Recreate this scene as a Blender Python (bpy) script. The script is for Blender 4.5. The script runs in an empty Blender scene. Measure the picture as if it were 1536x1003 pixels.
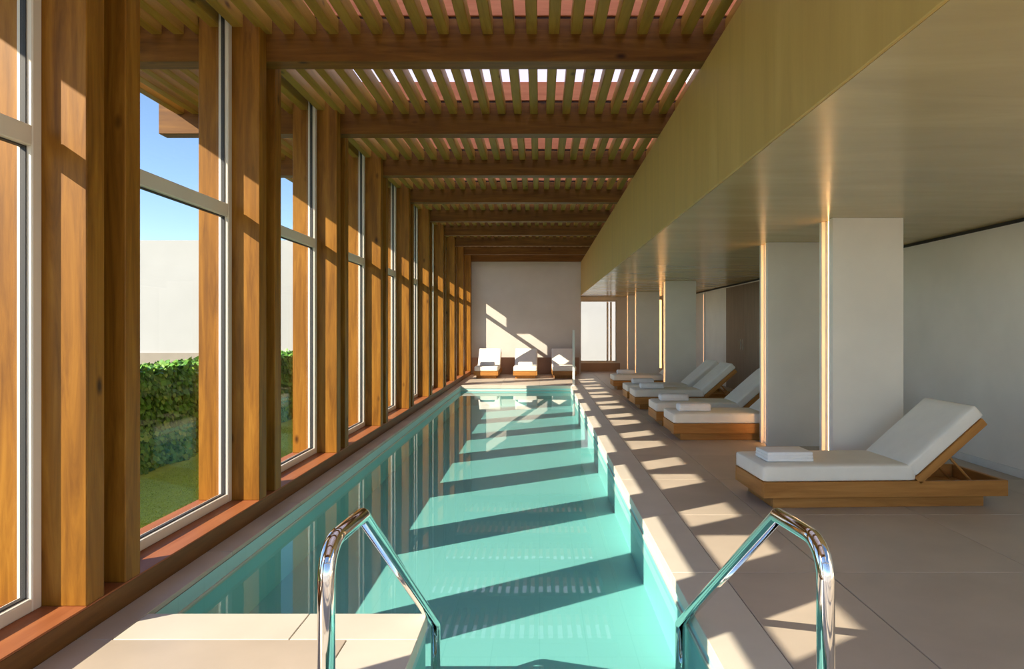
import bpy, bmesh, math, random
import numpy as np
from mathutils import Vector, Matrix

random.seed(7); rng = np.random.default_rng(7)
S = bpy.context.scene
COL = S.collection

# ------------------------------------------------------------------ camera
cam_d = bpy.data.cameras.new('camera'); cam = bpy.data.objects.new('camera', cam_d); COL.objects.link(cam)
cam.location = (0, 0, 1.5); cam.rotation_euler = (math.pi/2, 0, 0)
cam_d.sensor_width = 36; cam_d.lens = 24.0
cam_d.shift_x = -41.5/1536; cam_d.shift_y = -9.0/1536
cam_d.clip_start = .02; cam_d.clip_end = 500
S.camera = cam

# ------------------------------------------------------------------ light
LDIR = Vector((1, .655, -.688)).normalized()          # direction in which sunlight travels
W = bpy.data.worlds.new('sky'); S.world = W; W.use_nodes = True
nt = W.node_tree; bg = nt.nodes['Background']
sky = nt.nodes.new('ShaderNodeTexSky'); sky.sky_type = 'NISHITA'; sky.sun_disc = False
sky.sun_elevation = math.asin(-LDIR.z); sky.sun_rotation = math.atan2(-LDIR.x, -LDIR.y)
sky.altitude = 1500; sky.air_density = 1.0; sky.dust_density = .1; sky.ozone_density = 2.5
nt.links.new(sky.outputs[0], bg.inputs['Color']); bg.inputs['Strength'].default_value = .052

sun_d = bpy.data.lights.new('sun', 'SUN'); sun = bpy.data.objects.new('sun', sun_d); COL.objects.link(sun)
sun_d.energy = 2.05; sun_d.angle = math.radians(.4); sun_d.color = (1, .88, .70)
sun.rotation_euler = LDIR.to_track_quat('-Z', 'Y').to_euler(); sun.location = (-20, -12, 16)

S.view_settings.view_transform = 'Standard'; S.view_settings.look = 'None'
S.view_settings.gamma = 1; S.view_settings.use_curve_mapping = False
S.view_settings.exposure = 2.38
cy = S.cycles
cy.max_bounces = 10; cy.diffuse_bounces = 6; cy.glossy_bounces = 4; cy.transparent_max_bounces = 24
cy.transmission_bounces = 6; cy.caustics_reflective = True; cy.blur_glossy = 3; cy.caustics_refractive = False
cy.sample_clamp_indirect = 4; cy.use_denoising = True

# ------------------------------------------------------------------ materials
def mat(name):
    m = bpy.data.materials.new(name); m.use_nodes = True
    n = m.node_tree.nodes; return m, n, m.node_tree.links, n['Principled BSDF']

def coords(n, l, scale, rand=True):
    tc = n.new('ShaderNodeTexCoord'); mp = n.new('ShaderNodeMapping'); mp.inputs['Scale'].default_value = scale
    if rand:
        oi = n.new('ShaderNodeObjectInfo'); mu = n.new('ShaderNodeVectorMath'); mu.operation = 'SCALE'
        cx = n.new('ShaderNodeCombineXYZ')
        for i in range(3): l.new(oi.outputs['Random'], cx.inputs[i])
        mu.inputs['Scale'].default_value = 17.3; l.new(cx.outputs[0], mu.inputs[0])
        ad = n.new('ShaderNodeVectorMath'); l.new(tc.outputs['Object'], ad.inputs[0]); l.new(mu.outputs[0], ad.inputs[1])
        l.new(ad.outputs[0], mp.inputs['Vector'])
    else:
        l.new(tc.outputs['Object'], mp.inputs['Vector'])
    return mp.outputs[0]

def ramp(n, l, src, stops):
    r = n.new('ShaderNodeValToRGB'); e = r.color_ramp.elements
    while len(e) < len(stops): e.new(.5)
    for k, (p, c) in enumerate(stops): e[k].position = p; e[k].color = (*c, 1)
    l.new(src, r.inputs[0]); return r.outputs[0]

def noise(n, l, vec, scale, detail=4, rough=.55, dist=0):
    t = n.new('ShaderNodeTexNoise'); t.inputs['Scale'].default_value = scale; t.inputs['Detail'].default_value = detail
    t.inputs['Roughness'].default_value = rough; t.inputs['Distortion'].default_value = dist
    l.new(vec, t.inputs['Vector']); return t.outputs['Fac']

def bump(n, l, b, h, strength, dist=.01):
    k = n.new('ShaderNodeBump'); k.inputs['Strength'].default_value = strength; k.inputs['Distance'].default_value = dist
    l.new(h, k.inputs['Height']); l.new(k.outputs[0], b.inputs['Normal'])

def wood(name, axis, dark, mid, light, rough=.5, knots=True):
    m, n, l, b = mat(name)
    sc = [9, 9, 9]; sc[axis] = .7
    v = coords(n, l, sc)
    g = noise(n, l, v, 1.6, 6, .65, .6)
    c = ramp(n, l, g, [(.25, dark), (.52, mid), (.78, light)])
    if knots:
        s2 = [4.5, 4.5, 4.5]; s2[axis] = 2.2
        v2 = coords(n, l, s2)
        vo = n.new('ShaderNodeTexVoronoi'); vo.inputs['Scale'].default_value = .8; l.new(v2, vo.inputs['Vector'])
        k = ramp(n, l, vo.outputs['Distance'], [(.03, (1, 1, 1)), (.11, (0, 0, 0))])
        mx = n.new('ShaderNodeMix'); mx.data_type = 'RGBA'; l.new(k, mx.inputs['Factor']); l.new(c, mx.inputs['A'])
        mx.inputs['B'].default_value = (dark[0]*.4, dark[1]*.35, dark[2]*.35, 1); c = mx.outputs['Result']
    l.new(c, b.inputs['Base Color']); b.inputs['Roughness'].default_value = rough; b.inputs['Specular IOR Level'].default_value = .25
    bump(n, l, b, g, .25, .004); return m

def flat(name, col, rough=.6, metal=0, var=.06, scale=3, bmp=.0, spec=None):
    m, n, l, b = mat(name)
    v = coords(n, l, (1, 1, 1)); g = noise(n, l, v, scale, 5)
    lo = tuple(x*(1-var) for x in col); hi = tuple(min(1, x*(1+var)) for x in col)
    l.new(ramp(n, l, g, [(.3, lo), (.7, hi)]), b.inputs['Base Color'])
    b.inputs['Roughness'].default_value = rough; b.inputs['Metallic'].default_value = metal
    if spec is not None: b.inputs['Specular IOR Level'].default_value = spec
    if bmp: bump(n, l, b, noise(n, l, v, scale*18, 4), bmp, .004)
    return m

TD, TM, TL = (.125, .045, .004), (.27, .112, .011), (.41, .19, .024)
M = {}
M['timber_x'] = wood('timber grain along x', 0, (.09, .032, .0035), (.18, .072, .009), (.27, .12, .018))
M['timber_y'] = wood('timber grain along y', 1, (.24, .125, .018), (.36, .20, .032), (.46, .27, .05))
M['timber_z'] = wood('timber grain along z', 2, TD, TM, TL)
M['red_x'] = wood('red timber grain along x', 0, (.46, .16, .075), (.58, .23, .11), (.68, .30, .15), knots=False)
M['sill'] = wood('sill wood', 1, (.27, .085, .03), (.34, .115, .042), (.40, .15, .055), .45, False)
M['shade_board'] = flat('board with painted shade', (.04, .018, .008), .7)  # near-black tone paints in the shade of slots and gaps
TK = ((.30, .125, .028), (.44, .20, .05), (.56, .28, .08))
M['teak_x'] = wood('teak grain along length', 0, *TK, .4, False)
M['teak_y'] = wood('teak grain along width', 1, *TK, .4, False)
M['plaster'] = flat('warm white plaster', (.86, .81, .72), .8, 0, .05, 1.4, .08)
M['plaster_end'] = flat('greige plaster of the end wall', (.62, .58, .53), .8, 0, .05, 1.4, .08)
M['plaster_out'] = flat('outdoor white render', (.48, .475, .46), .85, 0, .04, .8, .06)
M['wainscot'] = flat('brown stone skirting', (.42, .285, .205), .6, 0, .08, 3)
M['paving'] = flat('beige stone paving', (.485, .41, .33), .42, 0, .10, 1.7, .03)
M['coping'] = flat('cream stone coping', (.61, .56, .475), .45, 0, .06, 2.2, .03)
M['slab'] = flat('grey grout', (.36, .31, .25), .9)
M['alu'] = flat('beige powder coated aluminium', (.72, .66, .57), .4, 0, .02)
M['gasket'] = flat('dark rubber seal', (.03, .03, .032), .6)
M['cushion'] = flat('ivory cushion cloth', (.86, .82, .73), .9, 0, .03, 6, .12)
M['towel'] = flat('white towel cloth', (.86, .86, .86), .95, 0, .03, 20, .3)
M['chrome'] = flat('polished stainless steel', (.80, .78, .75), .06, 1, .01)
M['white_metal'] = flat('white painted metal', (.75, .73, .68), .4)
M['door_brown'] = wood('brown door veneer', 2, (.20, .145, .10), (.26, .19, .13), (.31, .23, .16), .45, False)
M['gap_shade'] = flat('painted gap shade', (.03, .025, .02), .8)  # shade of the ceiling gap put into the colour
M['soil'] = flat('dark soil', (.05, .08, .02), .95)

def gold(name, horiz):
    m, n, l, b = mat(name)
    v = coords(n, l, (.45, 2.0, 1) if horiz else (1, 3.5, .45), False)
    g = noise(n, l, v, 1.3, 6, .62, .5)
    v2 = coords(n, l, (1, 1, 1), False); g2 = noise(n, l, v2, .7, 3)
    if horiz: c = ramp(n, l, g, [(.28, (.40, .295, .125)), (.55, (.47, .355, .155)), (.8, (.53, .41, .19))])
    else: c = ramp(n, l, g, [(.28, (.45, .29, .075)), (.55, (.53, .355, .10)), (.8, (.59, .41, .135))])
    l.new(c, b.inputs['Base Color'])
    r = n.new('ShaderNodeMapRange'); l.new(g, r.inputs[0]); r.inputs[3].default_value =   .14 if horiz else .4; r.inputs[4].default_value = .32 if horiz else .6
    l.new(r.outputs[0], b.inputs['Roughness']); b.inputs['Specular IOR Level'].default_value = .8 if horiz else .5
    bump(n, l, b, g, .12, .01); return m
M['gold_wall'] = gold('gold plaster, upright', False)
M['gold_ceiling'] = gold('gold plaster, polished ceiling', True)

def clear(name, tint, ior, rough, ripple=0, graze=1):
    m, n, l, b = mat(name); n.remove(b); out = n['Material Output']
    tr = n.new('ShaderNodeBsdfTransparent'); tr.inputs[0].default_value = (*tint, 1)
    gl = n.new('ShaderNodeBsdfGlossy'); gl.inputs['Roughness'].default_value = rough
    f0 = ((ior-1)/(ior+1))**2                          # Schlick reflectance, the same from both sides
    fr = n.new('ShaderNodeLayerWeight'); fr.inputs['Blend'].default_value = .5
    pw = n.new('ShaderNodeMath'); pw.operation = 'POWER'; l.new(fr.outputs['Facing'], pw.inputs[0]); pw.inputs[1].default_value = 5
    ma = n.new('ShaderNodeMath'); ma.operation = 'MULTIPLY_ADD'; l.new(pw.outputs[0], ma.inputs[0]); ma.inputs[1].default_value = (1-f0)*graze; ma.inputs[2].default_value = f0
    mx = n.new('ShaderNodeMixShader'); l.new(ma.outputs[0], mx.inputs[0]); l.new(tr.outputs[0], mx.inputs[1]); l.new(gl.outputs[0], mx.inputs[2])
    l.new(mx.outputs[0], out.inputs[0])
    if ripple:
        v = coords(n, l, (1, 1, 1), False); g = noise(n, l, v, 5, 2)
        k = n.new('ShaderNodeBump'); k.inputs['Strength'].default_value = ripple; k.inputs['Distance'].default_value = .003
        l.new(g, k.inputs['Height']); l.new(k.outputs[0], gl.inputs['Normal']); l.new(k.outputs[0], fr.inputs['Normal'])
    return m
M['glass'] = clear('window glass', (.98, .985, .98), 1.28, .0, 0, .45)
M['water'] = clear('pool water', (.68, .90, .89), 1.34, .01, .06)

def pool_tile(name, col):
    m, n, l, b = mat(name)
    v = coords(n, l, (1, 1, 1), False)
    br = n.new('ShaderNodeTexBrick'); br.offset = 0; br.inputs['Scale'].default_value = 1; br.inputs['Brick Width'].default_value = .3; br.inputs['Row Height'].default_value = .3
    br.inputs['Mortar Size'].default_value = .003; l.new(v, br.inputs['Vector'])
    br.inputs['Color1'].default_value = (*col, 1); br.inputs['Color2'].default_value = (col[0]*.97, col[1]*.985, col[2]*.985, 1)
    br.inputs['Mortar'].default_value = (col[0]*.88, col[1]*.93, col[2]*.93, 1)
    l.new(br.outputs['Color'], b.inputs['Base Color']); b.inputs['Roughness'].default_value = .5; return m
M['pool'] = pool_tile('teal pool tile', (.38, .655, .645))

def translucent(name):
    m, n, l, b = mat(name); n.remove(b); out = n['Material Output']
    tl = n.new('ShaderNodeBsdfTranslucent'); tl.inputs[0].default_value = (.78, .76, .85, 1)
    df = n.new('ShaderNodeBsdfDiffuse'); df.inputs[0].default_value = (.8, .8, .82, 1)
    mx = n.new('ShaderNodeMixShader'); mx.inputs[0].default_value = .08
    l.new(tl.outputs[0], mx.inputs[1]); l.new(df.outputs[0], mx.inputs[2]); l.new(mx.outputs[0], out.inputs[0]); return m
M['opal'] = translucent('opal roof sheet')

def emit(name, col, st):
    m, n, l, b = mat(name); b.inputs['Base Color'].default_value = (*col, 1)
    b.inputs['Emission Color'].default_value = (*col, 1); b.inputs['Emission Strength'].default_value = st; return m
M['led'] = emit('warm light strip', (1, .53, .20), 3.4)
M['led_faint'] = emit('faint warm light strip', (1, .55, .3), .16)
M['led_soft'] = emit('soft warm light strip', (1, .50, .18), .7)

def leafmat(name, stops):
    m, n, l, b = mat(name); a = n.new('ShaderNodeAttribute'); a.attribute_name = 'tone'
    l.new(ramp(n, l, a.outputs['Fac'], stops), b.inputs['Base Color']); b.inputs['Roughness'].default_value = .45
    return m
M['ivy'] = leafmat('ivy leaf', [(0, (.05, .16, .015)), (.5, (.13, .34, .03)), (1, (.34, .50, .08))])
M['grass'] = leafmat('grass blade', [(0, (.40, .54, .04)), (.5, (.52, .66, .06)), (1, (.62, .74, .10))])

# ------------------------------------------------------------------ helpers
def link(name, me, m=None, parent=None, loc=None, rot=None):
    o = bpy.data.objects.new(name, me); COL.objects.link(o)
    if m is not None and not me.materials: me.materials.append(M[m])
    if parent is not None: o.parent = parent
    if loc is not None: o.location = loc
    if rot is not None: o.rotation_euler = rot
    return o

def add_box(bm, lo, hi, bev=0, seg=1):
    c = [(a+b)/2 for a, b in zip(lo, hi)]; s = [b-a for a, b in zip(lo, hi)]
    r = bmesh.ops.create_cube(bm, size=1, matrix=Matrix.Translation(c) @ Matrix.Diagonal((*s, 1)))
    if bev:
        es = list({e for v in r['verts'] for e in v.link_edges})
        bmesh.ops.bevel(bm, geom=es, offset=bev, segments=seg, affect='EDGES', profile=.5)

def done(bm, name, smooth=False):
    me = bpy.data.meshes.new(name); bm.to_mesh(me); bm.free()
    if smooth:
        for p in me.polygons: p.use_smooth = True
    return me

def box(name, lo, hi, m, parent=None, bev=0, seg=1, smooth=False, local=True):
    """box between two corners of the parent's space; mesh is centred, object placed"""
    c = [(a+b)/2 for a, b in zip(lo, hi)]
    bm = bmesh.new(); add_box(bm, [a-k for a, k in zip(lo, c)], [b-k for b, k in zip(hi, c)], bev, seg)
    return link(name, done(bm, name, smooth), m, parent, c)

def boxes(name, lst, m, parent=None, bev=0):
    bm = bmesh.new()
    for lo, hi in lst: add_box(bm, lo, hi, bev)
    return link(name, done(bm, name), m, parent)

def empty(name, loc=(0, 0, 0), rz=0):
    o = bpy.data.objects.new(name, None); COL.objects.link(o); o.location = loc; o.rotation_euler = (0, 0, rz); return o

def tag(o, label=None, cat=None, group=None, kind=None):
    if label: o['label'] = label
    if cat: o['category'] = cat
    if group: o['group'] = group
    if kind: o['kind'] = kind
    return o

def copy_tree(o, parent=None):
    c = o.copy(); COL.objects.link(c); c.parent = parent
    for ch in [x for x in bpy.data.objects if x.parent == o]: copy_tree(ch, c)
    return c

def prism(name, pts, z0, z1, m, parent=None):
    bm = bmesh.new()
    lo = [bm.verts.new((x, y, z0)) for x, y in pts]; hi = [bm.verts.new((x, y, z1)) for x, y in pts]
    n = len(pts)
    for i in range(n): bm.faces.new((lo[i], lo[(i+1) % n], hi[(i+1) % n], hi[i]))
    bm.faces.new(lo[::-1]); bm.faces.new(hi)
    bmesh.ops.recalc_face_normals(bm, faces=bm.faces)
    return link(name, done(bm, name), m, parent)

def fillet(pts, rad, seg=8):
    out = [Vector(pts[0])]
    for i in range(1, len(pts)-1):
        p, a, b = Vector(pts[i]), Vector(pts[i-1]), Vector(pts[i+1])
        u = (a-p).normalized(); w = (b-p).normalized(); ang = u.angle(w)
        t = rad[i-1]/math.tan(ang/2); c = p+(u+w).normalized()*(rad[i-1]/math.sin(ang/2))
        s, e = p+u*t-c, p+w*t-c
        for k in range(seg+1): out.append(c+s.normalized().slerp(e.normalized(), k/seg).normalized()*rad[i-1])
    out.append(Vector(pts[-1])); return out

def tube(name, pts, r, m, parent=None, sides=20):
    bm = bmesh.new(); rings = []
    t0 = (pts[1]-pts[0]).normalized(); up = t0.orthogonal().normalized()
    for i, p in enumerate(pts):
        t = (pts[min(i+1, len(pts)-1)]-pts[max(i-1, 0)]).normalized()
        up = (up-t*up.dot(t)).normalized(); sd = t.cross(up)
        rings.append([bm.verts.new(p+(up*math.cos(2*math.pi*k/sides)+sd*math.sin(2*math.pi*k/sides))*r) for k in range(sides)])
    for a, b in zip(rings, rings[1:]):
        for k in range(sides): bm.faces.new((a[k], a[(k+1) % sides], b[(k+1) % sides], b[k]))
    bm.faces.new(rings[0][::-1]); bm.faces.new(rings[-1])
    bmesh.ops.recalc_face_normals(bm, faces=bm.faces)
    return link(name, done(bm, name, True), m, parent)

# ------------------------------------------------------------------ dimensions
SP = 2.084; Y0 = 3.376                    # column spacing, near face of the first column in view
PA, PG, PB = .14, .176, .14               # post, gap (roof beam), post
XI, XO = -2.24, -2.73                     # inner and outer face of the columns
XF0, XF1 = -2.54, -2.46                   # window frame
ZS, ZB, ZT = .125, 3.69, 4.04             # sill top, beam underside, beam top
XE = -4.29                                # outer end of eaves
XB = 1.353                                # face of the gold bulkhead
ZC = 2.597; XR = 4.83; YW = 22.45; YE = 23.9; YN = -1.0   # YW end wall by the pool, YE end wall of the deck recess
PXL, PXR, PYN, PYF, XN = -2.065, .82, 3.585, 17.9, -.60   # pool edges, near-left platform edge
YST = 1.5                                 # start of stair notch
ZW, ZP = -.135, -.52                      # water, pool floor
setY = lambda k: Y0+SP*k

# ------------------------------------------------------------------ structure
floor = tag(boxes('floor', [
    ((PXR+.005, YN, -.7), (XR, YE, -.02)), ((XI+.0, YN, -.7), (XN-.005, PYN-.005, -.02)), ((XN-.005, YN, -.7), (PXR+.005, YST-.005, -.02)),
    ((XI, PYN-.005, -.7), (PXL-.005, YW, -.02)), ((PXL-.005, PYF+.005, -.7), (PXR+.005, YW, -.02))], 'slab'), kind='structure')

tiles = {}
def tile(name, x0, x1, y0, y1, m, g=.002, z=0, th=.03):
    if name == 'coping_stone': th = .075
    key = (round(x1-x0, 3), round(y1-y0, 3), m, name)
    if key not in tiles:
        bm = bmesh.new(); a, b = (x1-x0)/2-g, (y1-y0)/2-g
        add_box(bm, (-a, -b, -th), (a, b, 0), .003)
        tiles[key] = done(bm, name); tiles[key].materials.append(M[m])
    return link(name, tiles[key], None, floor, ((x0+x1)/2, (y0+y1)/2, z))
def split(a, b, step, first=None):
    o = [a]; t = a+(first or step)
    while t < b-.05: o.append(t); t += step
    return o+[b]
def field(name, xs, ys, m):
    for i in range(len(xs)-1):
        for j in range(len(ys)-1): tile(name, xs[i], xs[i+1], ys[j], ys[j+1], m)
# right deck
field('paving_tile', [1.12, 1.77, 3.07, 4.37, XR], split(YN, YE, 1.3), 'paving')
field('coping_stone', [PXR-.012, 1.12], split(YN, PYF, 1.3), 'coping')
# stair head and near left platform
field('paving_tile', [XI, -.93], split(YN, PYN-.29, 1.3), 'paving')
field('coping_stone', [-.93, XN+.012], split(YST, PYN-.29, 1.0), 'coping')
field('coping_stone', [PXL, -1.21, XN+.012], [PYN-.29, PYN+.012], 'coping')
field('paving_tile', [-.93, .30, PXR-.012], split(YN, YST-.29, 1.3), 'paving')
field('coping_stone', [-.93, .1, PXR-.012], [YST-.29, YST+.012], 'coping')
# left strip and far end
field('edge_stone', [XI, PXL], split(PYN-.29, YW, 1.3), 'paving')
field('coping_stone', split(PXL, 1.12, 1.03), [PYF-.012, PYF+.30], 'coping')
field('paving_tile', split(PXL, 1.12, 1.03), split(PYF+.30, YW, 1.3), 'paving')

# pool
bm = bmesh.new()
def quad(*p): bm.faces.new([bm.verts.new(q) for q in p])
def outline_wall(x0, y0, x1, y1): quad((x0, y0, -.031), (x1, y1, -.031), (x1, y1, ZP), (x0, y0, ZP))
ring = [(PXL, PYN), (XN, PYN), (XN, YST), (PXR, YST), (PXR, PYF), (PXL, PYF)]
for a, b in zip(ring, ring[1:]+ring[:1]): outline_wall(*a, *b)
quad((PXL, PYN, ZP), (PXR, PYN, ZP), (PXR, PYF, ZP), (PXL, PYF, ZP)); quad((XN, YST, ZP), (PXR, YST, ZP), (PXR, PYN, ZP), (XN, PYN, ZP))
bmesh.ops.remove_doubles(bm, verts=bm.verts, dist=.0005); bmesh.ops.recalc_face_normals(bm, faces=bm.faces)
for f in bm.faces: f.normal_flip()
basin = tag(link('pool_basin', done(bm, 'pool_basin'), 'pool'), 'teal tiled pool basin sunk between the timber columns and the stone deck', 'pool', kind='structure')
for k, (ya, yb, z) in enumerate([(YST, 2.0, -.20), (2.0, 2.4, -.31), (2.4, 2.8, -.42)]):
    box('step', (XN, ya, ZP), (PXR, yb, z), 'pool', basin, .008)
# thin cream line just at the water surface
boxes('waterline_strip', [((PXL, PYN, ZW-.012), (PXL+.010, PYF, ZW+.012)), ((PXR-.010, YST, ZW-.012), (PXR, PYF, ZW+.012)),
                         ((PXL, PYF-.010, ZW-.012), (PXR, PYF, ZW+.012))], 'coping', basin)
bm = bmesh.new()
quad((PXL+.001, PYN+.001, ZW), (PXR-.001, PYN+.001, ZW), (PXR-.001, PYF-.001, ZW), (PXL+.001, PYF-.001, ZW))
quad((XN+.001, YST+.001, ZW), (PXR-.001, YST+.001, ZW), (PXR-.001, PYN+.001, ZW), (XN+.001, PYN+.001, ZW))
tag(link('pool_water', done(bm, 'pool_water'), 'water'), 'still clear teal water filling the long pool', 'water', kind='stuff')

# walls
bx0, bx1, bz0, bz1 = 1.40, 2.71, .32, 2.49           # opening in the recess wall
tag(boxes('wall_back', [((XI-.1, YW, -.1), (XB, YW+.3, 4.6)), ((XB-.3, YW+.3, -.1), (XB, YE+.3, 4.6))], 'plaster_end'), kind='structure')
tag(boxes('wall_recess', [((XB, YE, -.1), (bx0, YE+.3, 4.6)), ((bx1, YE, -.1), (XR+.3, YE+.3, 4.6)),
                        ((bx0, YE, -.1), (bx1, YE+.3, bz0)), ((bx0, YE, bz1), (bx1, YE+.3, 4.6))], 'plaster'), kind='structure')
tag(box('wall_garden', (-22, YW+.0, -.3), (XI-.1, YW+.3, 4.4), 'plaster_out'), kind='structure')
tag(box('base_strip_garden', (-22, YW-.06, -.3), (XI-.6, YW, .70), 'slab'), kind='structure')  # grey strip along the foot of the garden wall
tag(box('wall_right', (XR, YN, -.1), (XR+.3, YE, 3.6), 'plaster'), kind='structure')
tag(box('baseboard_right', (XR-.018, YN, 0), (XR, YE, .085), 'white_metal', bev=.004), kind='structure')
tag(box('baseboard_back', (XI+.02, YW-.03, 0), (XB-.06, YW, .55), 'wainscot', bev=.004), kind='structure')
tag(box('baseboard_window', (XB, YE-.025, 0), (bx1+.1, YE, .29), 'wainscot', bev=.004), kind='structure')
tag(box('gap_shade_strip', (XR-.03, YN, ZC-.03), (XR, YE, ZC), 'gap_shade'), kind='structure')  # dark strip stands in for the shaded gap under the ceiling
tag(box('wall_bulkhead', (XB, YN, ZC), (XB+.02, YE, ZB-.002), 'gold_wall', bev=.004), kind='structure')
tag(box('ceiling', (XB+.02, 2.0, ZC+.001), (XR+.3, YE, ZC+.15), 'gold_ceiling'), kind='structure')  # ends early out of view, left open above to let fill light in
tag(boxes('wall_upper', [((XB+.5, 2.0, ZC+.16), (XR+.3, 2.1, 4.45)), ((XB+.35, YN, ZB), (XB+.5, YE, 4.6)), ((XB+.5, 2.0, 4.45), (XR+.3, YE, 4.6))], 'plaster'), kind='structure')
# unseen open end behind the camera and pale terrace, added for fill light
tag(boxes('fill_opening_frame', [((XI+.5*i-.04, YN-.1, 0), (XI+.5*i+.04, YN, ZC if i*.5+XI > XB else ZB)) for i in (0, 3, 6, 9, 12, 14)]+[((XI, YN-.1, ZC), (XR, YN, ZC+.1))], 'alu'), kind='structure')
tag(box('fill_terrace', (-14, -20, -.3), (12, YN-.1, -.02), 'coping'), kind='structure')

# window in the back wall with a folded-back sash, and the sunlit wall outside
w = tag(empty('window_1', ((bx0+bx1)/2, YE, bz0)), kind='structure')
def rel(o, lo, hi): return tuple(a-b for a, b in zip(lo, o.location)), tuple(a-b for a, b in zip(hi, o.location))
def frame4(name, x0, x1, y0, y1, z0, z1, t, m, o):
    for lo, hi in (((x0, y0, z0), (x0+t, y1, z1)), ((x1-t, y0, z0), (x1, y1, z1)), ((x0+t, y0, z0), (x1-t, y1, z0+t)), ((x0+t, y0, z1-t), (x1-t, y1, z1))):
        box(name, *rel(o, lo, hi), m, o, .004)
frame4('window_frame', bx0, bx1, YE+.02, YE+.12, bz0, bz1, .05, 'alu', w)
box('pane', *rel(w, (bx0+.05, YE+.065, bz0+.05), (bx1-.33, YE+.075, bz1-.05)), 'glass', w)
for i, x in enumerate((bx1-.36, bx1-.24)):
    box('sash', *rel(w, (x, YE+.03, bz0+.05), (x+.06, YE+.1, bz1-.06)), 'alu', w, .004)
tag(box('wall_outside', (-10, 33, -.3), (16, 33.3, 7), 'plaster_out'), kind='structure')

# side windows, one in each bay
def bay_window(idx, k):
    ya, yb = setY(k)+PA+PG+PB, setY(k+1)
    o = tag(empty('window_%d' % idx, (XF0, (ya+yb)/2, ZS)), kind='structure')
    z0, z1, t = ZS+.0, ZB+.38, .065
    for lo, hi in (((XF0, ya, z0), (XF1, ya+t, z1)), ((XF0, yb-t, z0), (XF1, yb, z1)), ((XF0, ya+t, z0), (XF1, yb-t, z0+t)), ((XF0, ya+t, z1-t), (XF1, yb-t, z1))):
        box('window_frame', *rel(o, lo, hi), 'alu', o, .006)
    box('transom', *rel(o, (XF0, ya+t, 2.385), (XF1, yb-t, 2.485)), 'alu', o, .006)
    for a, b in ((z0+t, 2.385), (2.485, z1-t)):
        p = box('pane', *rel(o, (XF0+.030, ya+t, a), (XF0+.045, yb-t, b)), 'glass', o)
        g = .007
        boxes('seal', [(tuple(Vector(l)-p.location-o.location), tuple(Vector(h)-p.location-o.location)) for l, h in (
            ((XF0+.024, ya+t, a), (XF0+.051, ya+t+g, b)), ((XF0+.024, yb-t-g, a), (XF0+.051, yb-t, b)),
            ((XF0+.024, ya+t, a), (XF0+.051, yb-t, a+g)), ((XF0+.024, ya+t, b-g), (XF0+.051, yb-t, b)))], 'gasket', p)
for i, k in enumerate(range(-2, 9)): bay_window(i+2, k)
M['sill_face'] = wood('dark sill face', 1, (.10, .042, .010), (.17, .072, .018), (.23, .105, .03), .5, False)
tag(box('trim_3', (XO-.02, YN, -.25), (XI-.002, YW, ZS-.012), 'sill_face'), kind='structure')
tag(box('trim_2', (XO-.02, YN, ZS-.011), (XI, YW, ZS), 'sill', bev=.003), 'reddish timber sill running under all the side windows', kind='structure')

# ------------------------------------------------------------------ timber columns and roof beams
GA, GB = 'timber columns along the windows', 'roof beams over the pool'
def column():
    o = empty('timber_column'); tag(o, 'pair of square timber posts with a dark slot between, standing on the window sill', 'column', GA)
    for ya in (0, PA+PG):
        box('post', (XO-XI, ya, 0), (0, ya+PA, ZB+.36-ZS), 'timber_z', o, .005)
    box('slot_board', (-.40, PA-.0, 0), (-.26, PA+PG, ZB-ZS), 'shade_board', o)  # dark colour stands in for the low light inside the slot
    return o
def beam():
    o = empty('roof_beam'); tag(o, 'horizontal timber roof beam spanning from a column to the gold bulkhead', 'beam', GB)
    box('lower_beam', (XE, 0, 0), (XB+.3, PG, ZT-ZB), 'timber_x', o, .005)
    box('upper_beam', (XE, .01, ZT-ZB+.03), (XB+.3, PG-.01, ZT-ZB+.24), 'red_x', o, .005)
    box('spacer', (XE+.01, .03, ZT-ZB), (XB+.29, PG-.03, ZT-ZB+.03), 'shade_board', o)  # shade of the gap below the upper beam put into its colour
    return o
c0, b0 = column(), beam()
for k in range(-2, 10):
    c = c0 if k == -2 else copy_tree(c0); c.location = (XI, setY(k), ZS)
    b = b0 if k == -2 else copy_tree(b0); b.location = (0, setY(k)+PA, ZB)

# slats between the beams
sl = tag(empty('ceiling_slatted', (0, 0, ZB+.22)), kind='structure')
L_ = SP-PG; SW, SH, PITCH = .088, .13, .181
bm = bmesh.new(); add_box(bm, (-SW/2, -L_/2, 0), (SW/2, L_/2, SH), .006); slat_me = done(bm, 'slat'); slat_me.materials.append(M['timber_y'])
xs = [XE+.244+PITCH*i for i in range(40) if XE+.244+PITCH*i < XB+.3]
for k in range(0, 9):
    for x in xs: link('slat', slat_me, None, sl, (x, setY(k)+PA+PG+L_/2, 0))
bm = bmesh.new()
for k in range(-2, 0):
    for x in xs: add_box(bm, (x-SW/2, setY(k)+PA+PG, 0), (x+SW/2, setY(k)+PA+PG+L_, SH))
tag(link('slat_rows', done(bm, 'slat_rows'), 'timber_y', sl), kind='stuff')
for k in range(-2, 9):
    box('skylight_sheet', (XE+.05, setY(k)+PA+PG/2+.002, .372), (XB+.345, setY(k+1)+PA+PG/2-.002, .38), 'opal', sl)

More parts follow.
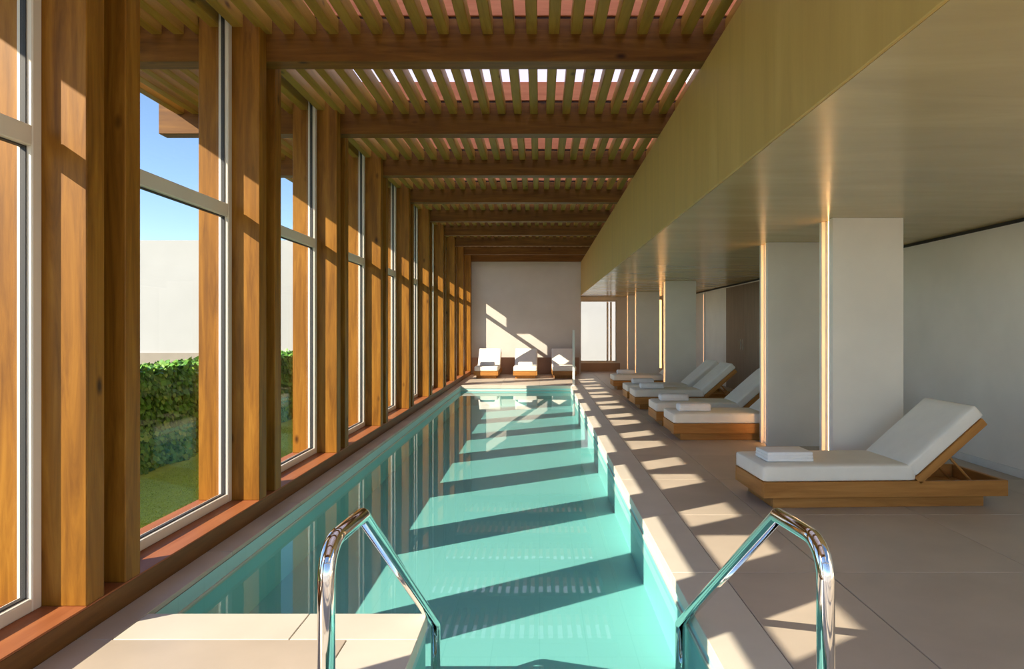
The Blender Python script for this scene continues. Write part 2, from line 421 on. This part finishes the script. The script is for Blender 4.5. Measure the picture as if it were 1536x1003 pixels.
# ------------------------------------------------------------------ plaster pillars with light strips
def pillar(y, label):
    x0, x1, t = 2.91, 3.61, .325; o = empty('plaster_pillar', (x0, y, 0)); w_ = x1-x0
    ga, gb, gd = .095, .265, .045
    prism('pillar_body', [(0, 0), (w_, 0), (w_, t), (0, t), (0, gb), (gd, gb), (gd, ga), (0, ga)], 0, ZC+.0, 'plaster', o)
    box('light_channel', (gd-.012, ga, .03), (gd, gb, ZC-.002), 'white_metal', o)
    box('led_strip', (.022, .15, .03), (gd-.012, .163, ZC-.004), 'led', o)
    tag(o, label, 'pillar', 'plaster pillars with light strips')
pillar(6.775, 'white plaster pillar with vertical warm light strip, right behind the lounger with the raised back')
pillar(8.705, 'white plaster pillar with warm light strip, between two single loungers')
pillar(15.75, 'white plaster pillar with light strip behind the pair of loungers with both backs in view')
pillar(20.55, 'white plaster pillar behind the farthest lounger on the right deck')
pillar(22.45, 'white plaster pillar beside the bright end window')

def wall_strip(lo, hi, label):
    o = empty('wall_light_strip', lo); c = [(a+b)/2 for a, b in zip(lo, hi)]
    box('housing', (0, 0, 0), tuple(b-a for a, b in zip(lo, hi)), 'white_metal', o, .003)
    return o
o = wall_strip((XR-.03, 19.92, .1), (XR, 20.04, ZC-.06), ''); box('diffuser', (-.008, .04, .02), (.0, .08, ZC-.2), 'led_faint', o)
tag(o, 'slim warm light strip set upright on the long plaster wall', 'wall light')
o = wall_strip((4.12, YE-.03, .1), (4.28, YE, ZC-.06), ''); box('diffuser', (.02, -.008, .02), (.14, 0, ZC-.2), 'led_soft', o)
tag(o, 'broad orange light strip glowing on the end wall between pillars', 'wall light')
d = tag(empty('door_1', (XR-.015, 16.1, 0)), kind='structure')
box('door_leaf', (-.01, -1.5, .0), (.015, -.003, ZC-.06), 'door_brown', d, .003); box('door_leaf', (-.01, .003, .0), (.015, 1.5, ZC-.06), 'door_brown', d, .003)
for y in (-.09, .07): box('door_handle', (-.06, y, 1.0), (-.035, y+.02, 1.25), 'chrome', d, .004)

# ------------------------------------------------------------------ sun loungers
def cushion(name, lo, hi, m, parent, r=.022):
    c = [(a+b)/2 for a, b in zip(lo, hi)]; s = [(b-a)/2 for a, b in zip(lo, hi)]
    bm = bmesh.new(); bmesh.ops.create_cube(bm, size=2)
    bmesh.ops.subdivide_edges(bm, edges=bm.edges, cuts=9, use_grid_fill=True)
    for v in bm.verts:
        p = v.co.copy(); q = []
        for i in range(3):
            # pack the grid towards the edges, then round them
            t = p[i]; a = abs(t); t = math.copysign(1-(1-a)**1.7, t); q.append(t*s[i])
        q = Vector(q); inner = Vector([max(-s[i]+r, min(s[i]-r, q[i])) for i in range(3)]); dlt = q-inner
        if dlt.length > 1e-6:
            outside = sum(abs(dlt[i]) > 1e-6 for i in range(3))
            if outside > 1: q = inner+dlt.normalized()*min(r, max(abs(x) for x in dlt)*1.0)
        e = (1-(p.x**2))*(1-(p.y**2)); q.z += .012*e*(1 if p.z > 0 else 0)*abs(p.z)
        v.co = q
    return link(name, done(bm, name, True), m, parent, c)

LL, LW = 2.08, .72
HX = 1.30                                  # hinge of the back
ANG = math.radians(41)
def lounger(ang=ANG):
    o = empty('sun_lounger')
    box('plinth', (.10, .06, 0), (LL-.17, LW-.06, .095), 'teak_x', o, .004)
    for y in (0, LW-.035): box('side_rail', (.0, y, .095), (LL, y+.035, .227), 'teak_x', o, .004)
    for x in (0, LL-.035): box('end_rail', (x, .036, .095), (x+.035, LW-.036, .227), 'teak_y', o, .004)
    for i in range(8): box('deck_slat', (.05+.16*i, .036, .195), (.05+.16*i+.12, LW-.036, .22), 'teak_y', o, .003)
    box('base_board', (HX, .036, .097), (LL-.036, LW-.036, .11), 'teak_x', o)
    cushion('mattress', (.0, .005, .229), (HX-.005, LW-.005, .36), 'cushion', o)
    # raised back: its own tilted frame and cushion
    bp = empty('backrest', (HX, 0, .232)); bp.parent = o; bp.rotation_euler = (0, -ang, 0)
    BL = .76
    for y in (.0, LW-.06): box('back_rail', (0, y, -.045), (BL, y+.06, .025), 'teak_x', bp, .004)
    for i in range(5): box('back_slat', (.03+.15*i, .06, -.01), (.03+.15*i+.11, LW-.06, .018), 'teak_y', bp, .003)
    cushion('back_cushion', (.015, .005, .027), (BL+.03, LW-.005, .145), 'cushion', bp)
    # prop under the back
    a = Vector((HX+.43*math.cos(ang), 0, .2+.43*math.sin(ang)-.03)); b_ = Vector((HX+.62, 0, .13))
    pr = []
    for y in (.16, LW-.18): pr.append(tube('prop', [Vector((a.x, y, a.z)), Vector((b_.x, y, b_.z))], .011, 'teak_x', o, 8))
    return o
base = lounger()
def towel():
    bm = bmesh.new()
    for i in range(3):
        add_box(bm, (.0+.002*i, .002*i, .026*i+.001), (.40-.002*i, .29-.002*i, .026*i+.030), .009, 3)
    o = link('towel', done(bm, 'towel', True), 'towel'); return o
def thick_towel():
    bm = bmesh.new()
    add_box(bm, (0, 0, .001), (.45, .21, .105), .04, 5)
    add_box(bm, (.004, -.004, .003), (.446, .12, .05), .018, 4)
    return link('towel', done(bm, 'towel', True), 'towel')
tw = {1: [towel(), True], 2: [thick_towel(), True]}
first = [True]
def place(loc, rz, label, group, tl=None, tpos=(.07, .12), trz=0, kind=2):
    o = base if first[0] else copy_tree(base); first[0] = False
    o.location = loc; o.rotation_euler = (0, 0, rz); tag(o, label, 'lounger', group)
    if tl:
        src = tw[kind]; t = src[0] if src[1] else src[0].copy()
        if not src[1]: COL.objects.link(t)
        src[1] = False
        v = Matrix.Rotation(rz, 3, 'Z') @ Vector((tpos[0], tpos[1], .371)); t.location = Vector(loc)+v
        t.rotation_euler = (0, 0, rz+trz); tag(t, tl, 'towel', 'folded towels on the loungers')
GR, GE = 'loungers on the right deck', 'loungers against the end wall'
R = math.radians
place((1.85, 5.64, 0), R(2.2), 'teak sun lounger with ivory cushions in front of the first pair of lit pillars', GR, 'white folded towel on the lounger in front of the lit pillars', (.08, .13), 0, 1)
place((1.79, 9.12, 0), R(.5), 'teak sun lounger just past the lit pillars, its back hidden behind a pillar', GR, 'white folded towel on the lounger just past the lit pillars', (.10, .16))
place((1.78, 10.42, 0), R(.5), 'teak sun lounger standing second after the lit pillars, its back in view', GR, 'white folded towel on the second lounger after the lit pillars', (.10, .2))
place((1.76, 12.62, 0), R(.5), 'teak sun lounger of the pair before the third pillar, on the pool steps side', GR, 'white folded towel on the paired lounger before the third pillar, pool steps side', (.13, .16))
place((1.76, 13.75, 0), R(.5), 'teak sun lounger of the pair before the third pillar, on the end wall side', GR, 'white folded towel on the paired lounger before the third pillar, end wall side', (.13, .16))
place((1.80, 16.65, 0), R(.5), 'teak sun lounger standing farthest along the right deck, beside a pillar', GR, 'white folded towel on the farthest lounger of the right deck', (.13, .3))
place((-1.60+.36, 20.36, 0), R(90), 'teak sun lounger against the end wall beside the timber columns', GE, 'white folded towel on the end wall lounger beside the timber columns', (.45, .585), R(-90))
place((-.43+.36, 20.36, 0), R(90), 'teak sun lounger in the middle of the three along the end wall', GE, 'white folded towel on the middle lounger of the end wall', (.40, .585), R(-90))
place((.74+.36, 20.36, 0), R(90), 'teak sun lounger against the end wall beside the end window corner', GE)

# ------------------------------------------------------------------ handrails, far post
def rail(xn, xf, label):
    o = empty('handrail', (xn, 2.065, 0))
    sx = xf-xn; pts = [(0, 0, 0), (0, 0, .845), (sx*.2, .365, .835), (sx, 1.705, -.13), (sx, 1.705, ZP)]
    tube('rail_tube', fillet(pts, [.10, .022, .022]), .0265, 'chrome', o, 28)
    bm = bmesh.new(); bmesh.ops.create_cone(bm, segments=32, radius1=.055, radius2=.048, depth=.014, cap_ends=True, matrix=Matrix.Translation((0, 0, .008)))
    link('flange', done(bm, 'flange'), 'chrome', o)
    tag(o, label, 'handrail', 'handrails of the pool steps')
rail(-.645, -.575, 'polished steel handrail of the pool steps rising from the near platform')
rail(.865, .775, 'polished steel handrail of the pool steps rising from the lounger deck')
o = empty('slim_post', (.885, 17.75, 0)); box('post_body', (-.03, -.03, .02), (.03, .03, 1.46), 'white_metal', o, .004)
box('base_plate', (-.06, -.06, 0.001), (.06, .06, .02), 'white_metal', o, .003)
tag(o, 'slim white upright post at the far corner of the pool', 'post')

# ------------------------------------------------------------------ garden
ZL = -.12; XH = -4.42
tag(box('ground', (-60, -30, ZL-.3), (XO-.03, YW-.07, ZL-.02), 'soil'), kind='structure')
def cards(name, P, U, V, tone, m, parent, tip):
    """leaf/blade faces: centre line U (length), V (half width)"""
    n = len(P)
    if tip: vs = np.stack([P-V, P+V, P+U], 1); k = 3
    else: vs = np.stack([P, P+U*.45+V, P+U, P+U*.45-V], 1); k = 4
    me = bpy.data.meshes.new(name); me.from_pydata(vs.reshape(-1, 3).tolist(), [], np.arange(n*k).reshape(n, k).tolist())
    at = me.attributes.new('tone', 'FLOAT', 'FACE'); at.data.foreach_set('value', tone.astype(np.float32))
    o = link(name, me, m, parent); o['kind'] = 'stuff'; return o
h = empty('ivy_hedge', (XH-.3, 14, ZL+.005)); tag(h, 'clipped ivy hedge along the lawn outside the windows', 'hedge')
box('hedge_core', (-.25, -12, 0), (.22, 8.3, 1.10), 'soil', h)
n = 60000
yy = np.concatenate([rng.uniform(-9, 3, 36000), rng.uniform(-12, 8.3, n-36000)]); top = rng.random(n) < .18
zz = np.where(top, 1.12+rng.normal(0, .02, n), rng.uniform(.0, 1.13, n)); xx = np.where(top, rng.uniform(-.28, .27, n), .25+rng.normal(0, .03, n))
bulge = .04*np.sin(yy*3.1+np.sin(zz*4))+.03*np.sin(yy*7.7+zz*5); xx = xx+np.where(top, 0, bulge)
P = np.stack([xx, yy, zz], 1)
th = rng.normal(-1.2, .8, n); ln = rng.uniform(.05, .095, n)
U = np.stack([np.where(top, 0, .35)+rng.normal(0, .25, n), np.cos(th)*.9, np.sin(th)+np.where(top, .9, 0)], 1); U = U/np.linalg.norm(U, axis=1)[:, None]*ln[:, None]
N = rng.normal(0, .35, (n, 3))+np.where(top[:, None], [0, 0, 1.], [1., 0, .35]); V = np.cross(N, U); V = V/np.linalg.norm(V, axis=1)[:, None]*(ln*.42)[:, None]
cards('leaves', P, U, V, np.clip(rng.normal(.42, .25, n), 0, 1), 'ivy', h, False)
n = 90000
yy = np.concatenate([rng.uniform(4.2, 11, 60000), rng.uniform(4, 22.3, n-60000)])
P = np.stack([rng.uniform(XH+.2, XO-.03, n), yy, np.full(n, ZL)], 1)
U = np.stack([rng.normal(0, .03, n), rng.normal(0, .03, n), rng.uniform(.008, .025, n)], 1)
an = rng.uniform(0, 6.28, n); V = np.stack([np.cos(an), np.sin(an), 0*an], 1)*.004
g = cards('lawn', P, U, V, np.clip(rng.normal(.5, .22, n), 0, 1), 'grass', None, True)
tag(g, 'bright green mown lawn between the hedge and the windows', 'grass')
M['soil2'] = flat('lawn ground', (.48, .62, .06), .95, 0, .12, 8)
tag(box('ground_lawn', (XH-.9, 2, ZL-.02), (XO-.03, YW-.08, ZL+.003), 'soil2'), kind='structure')
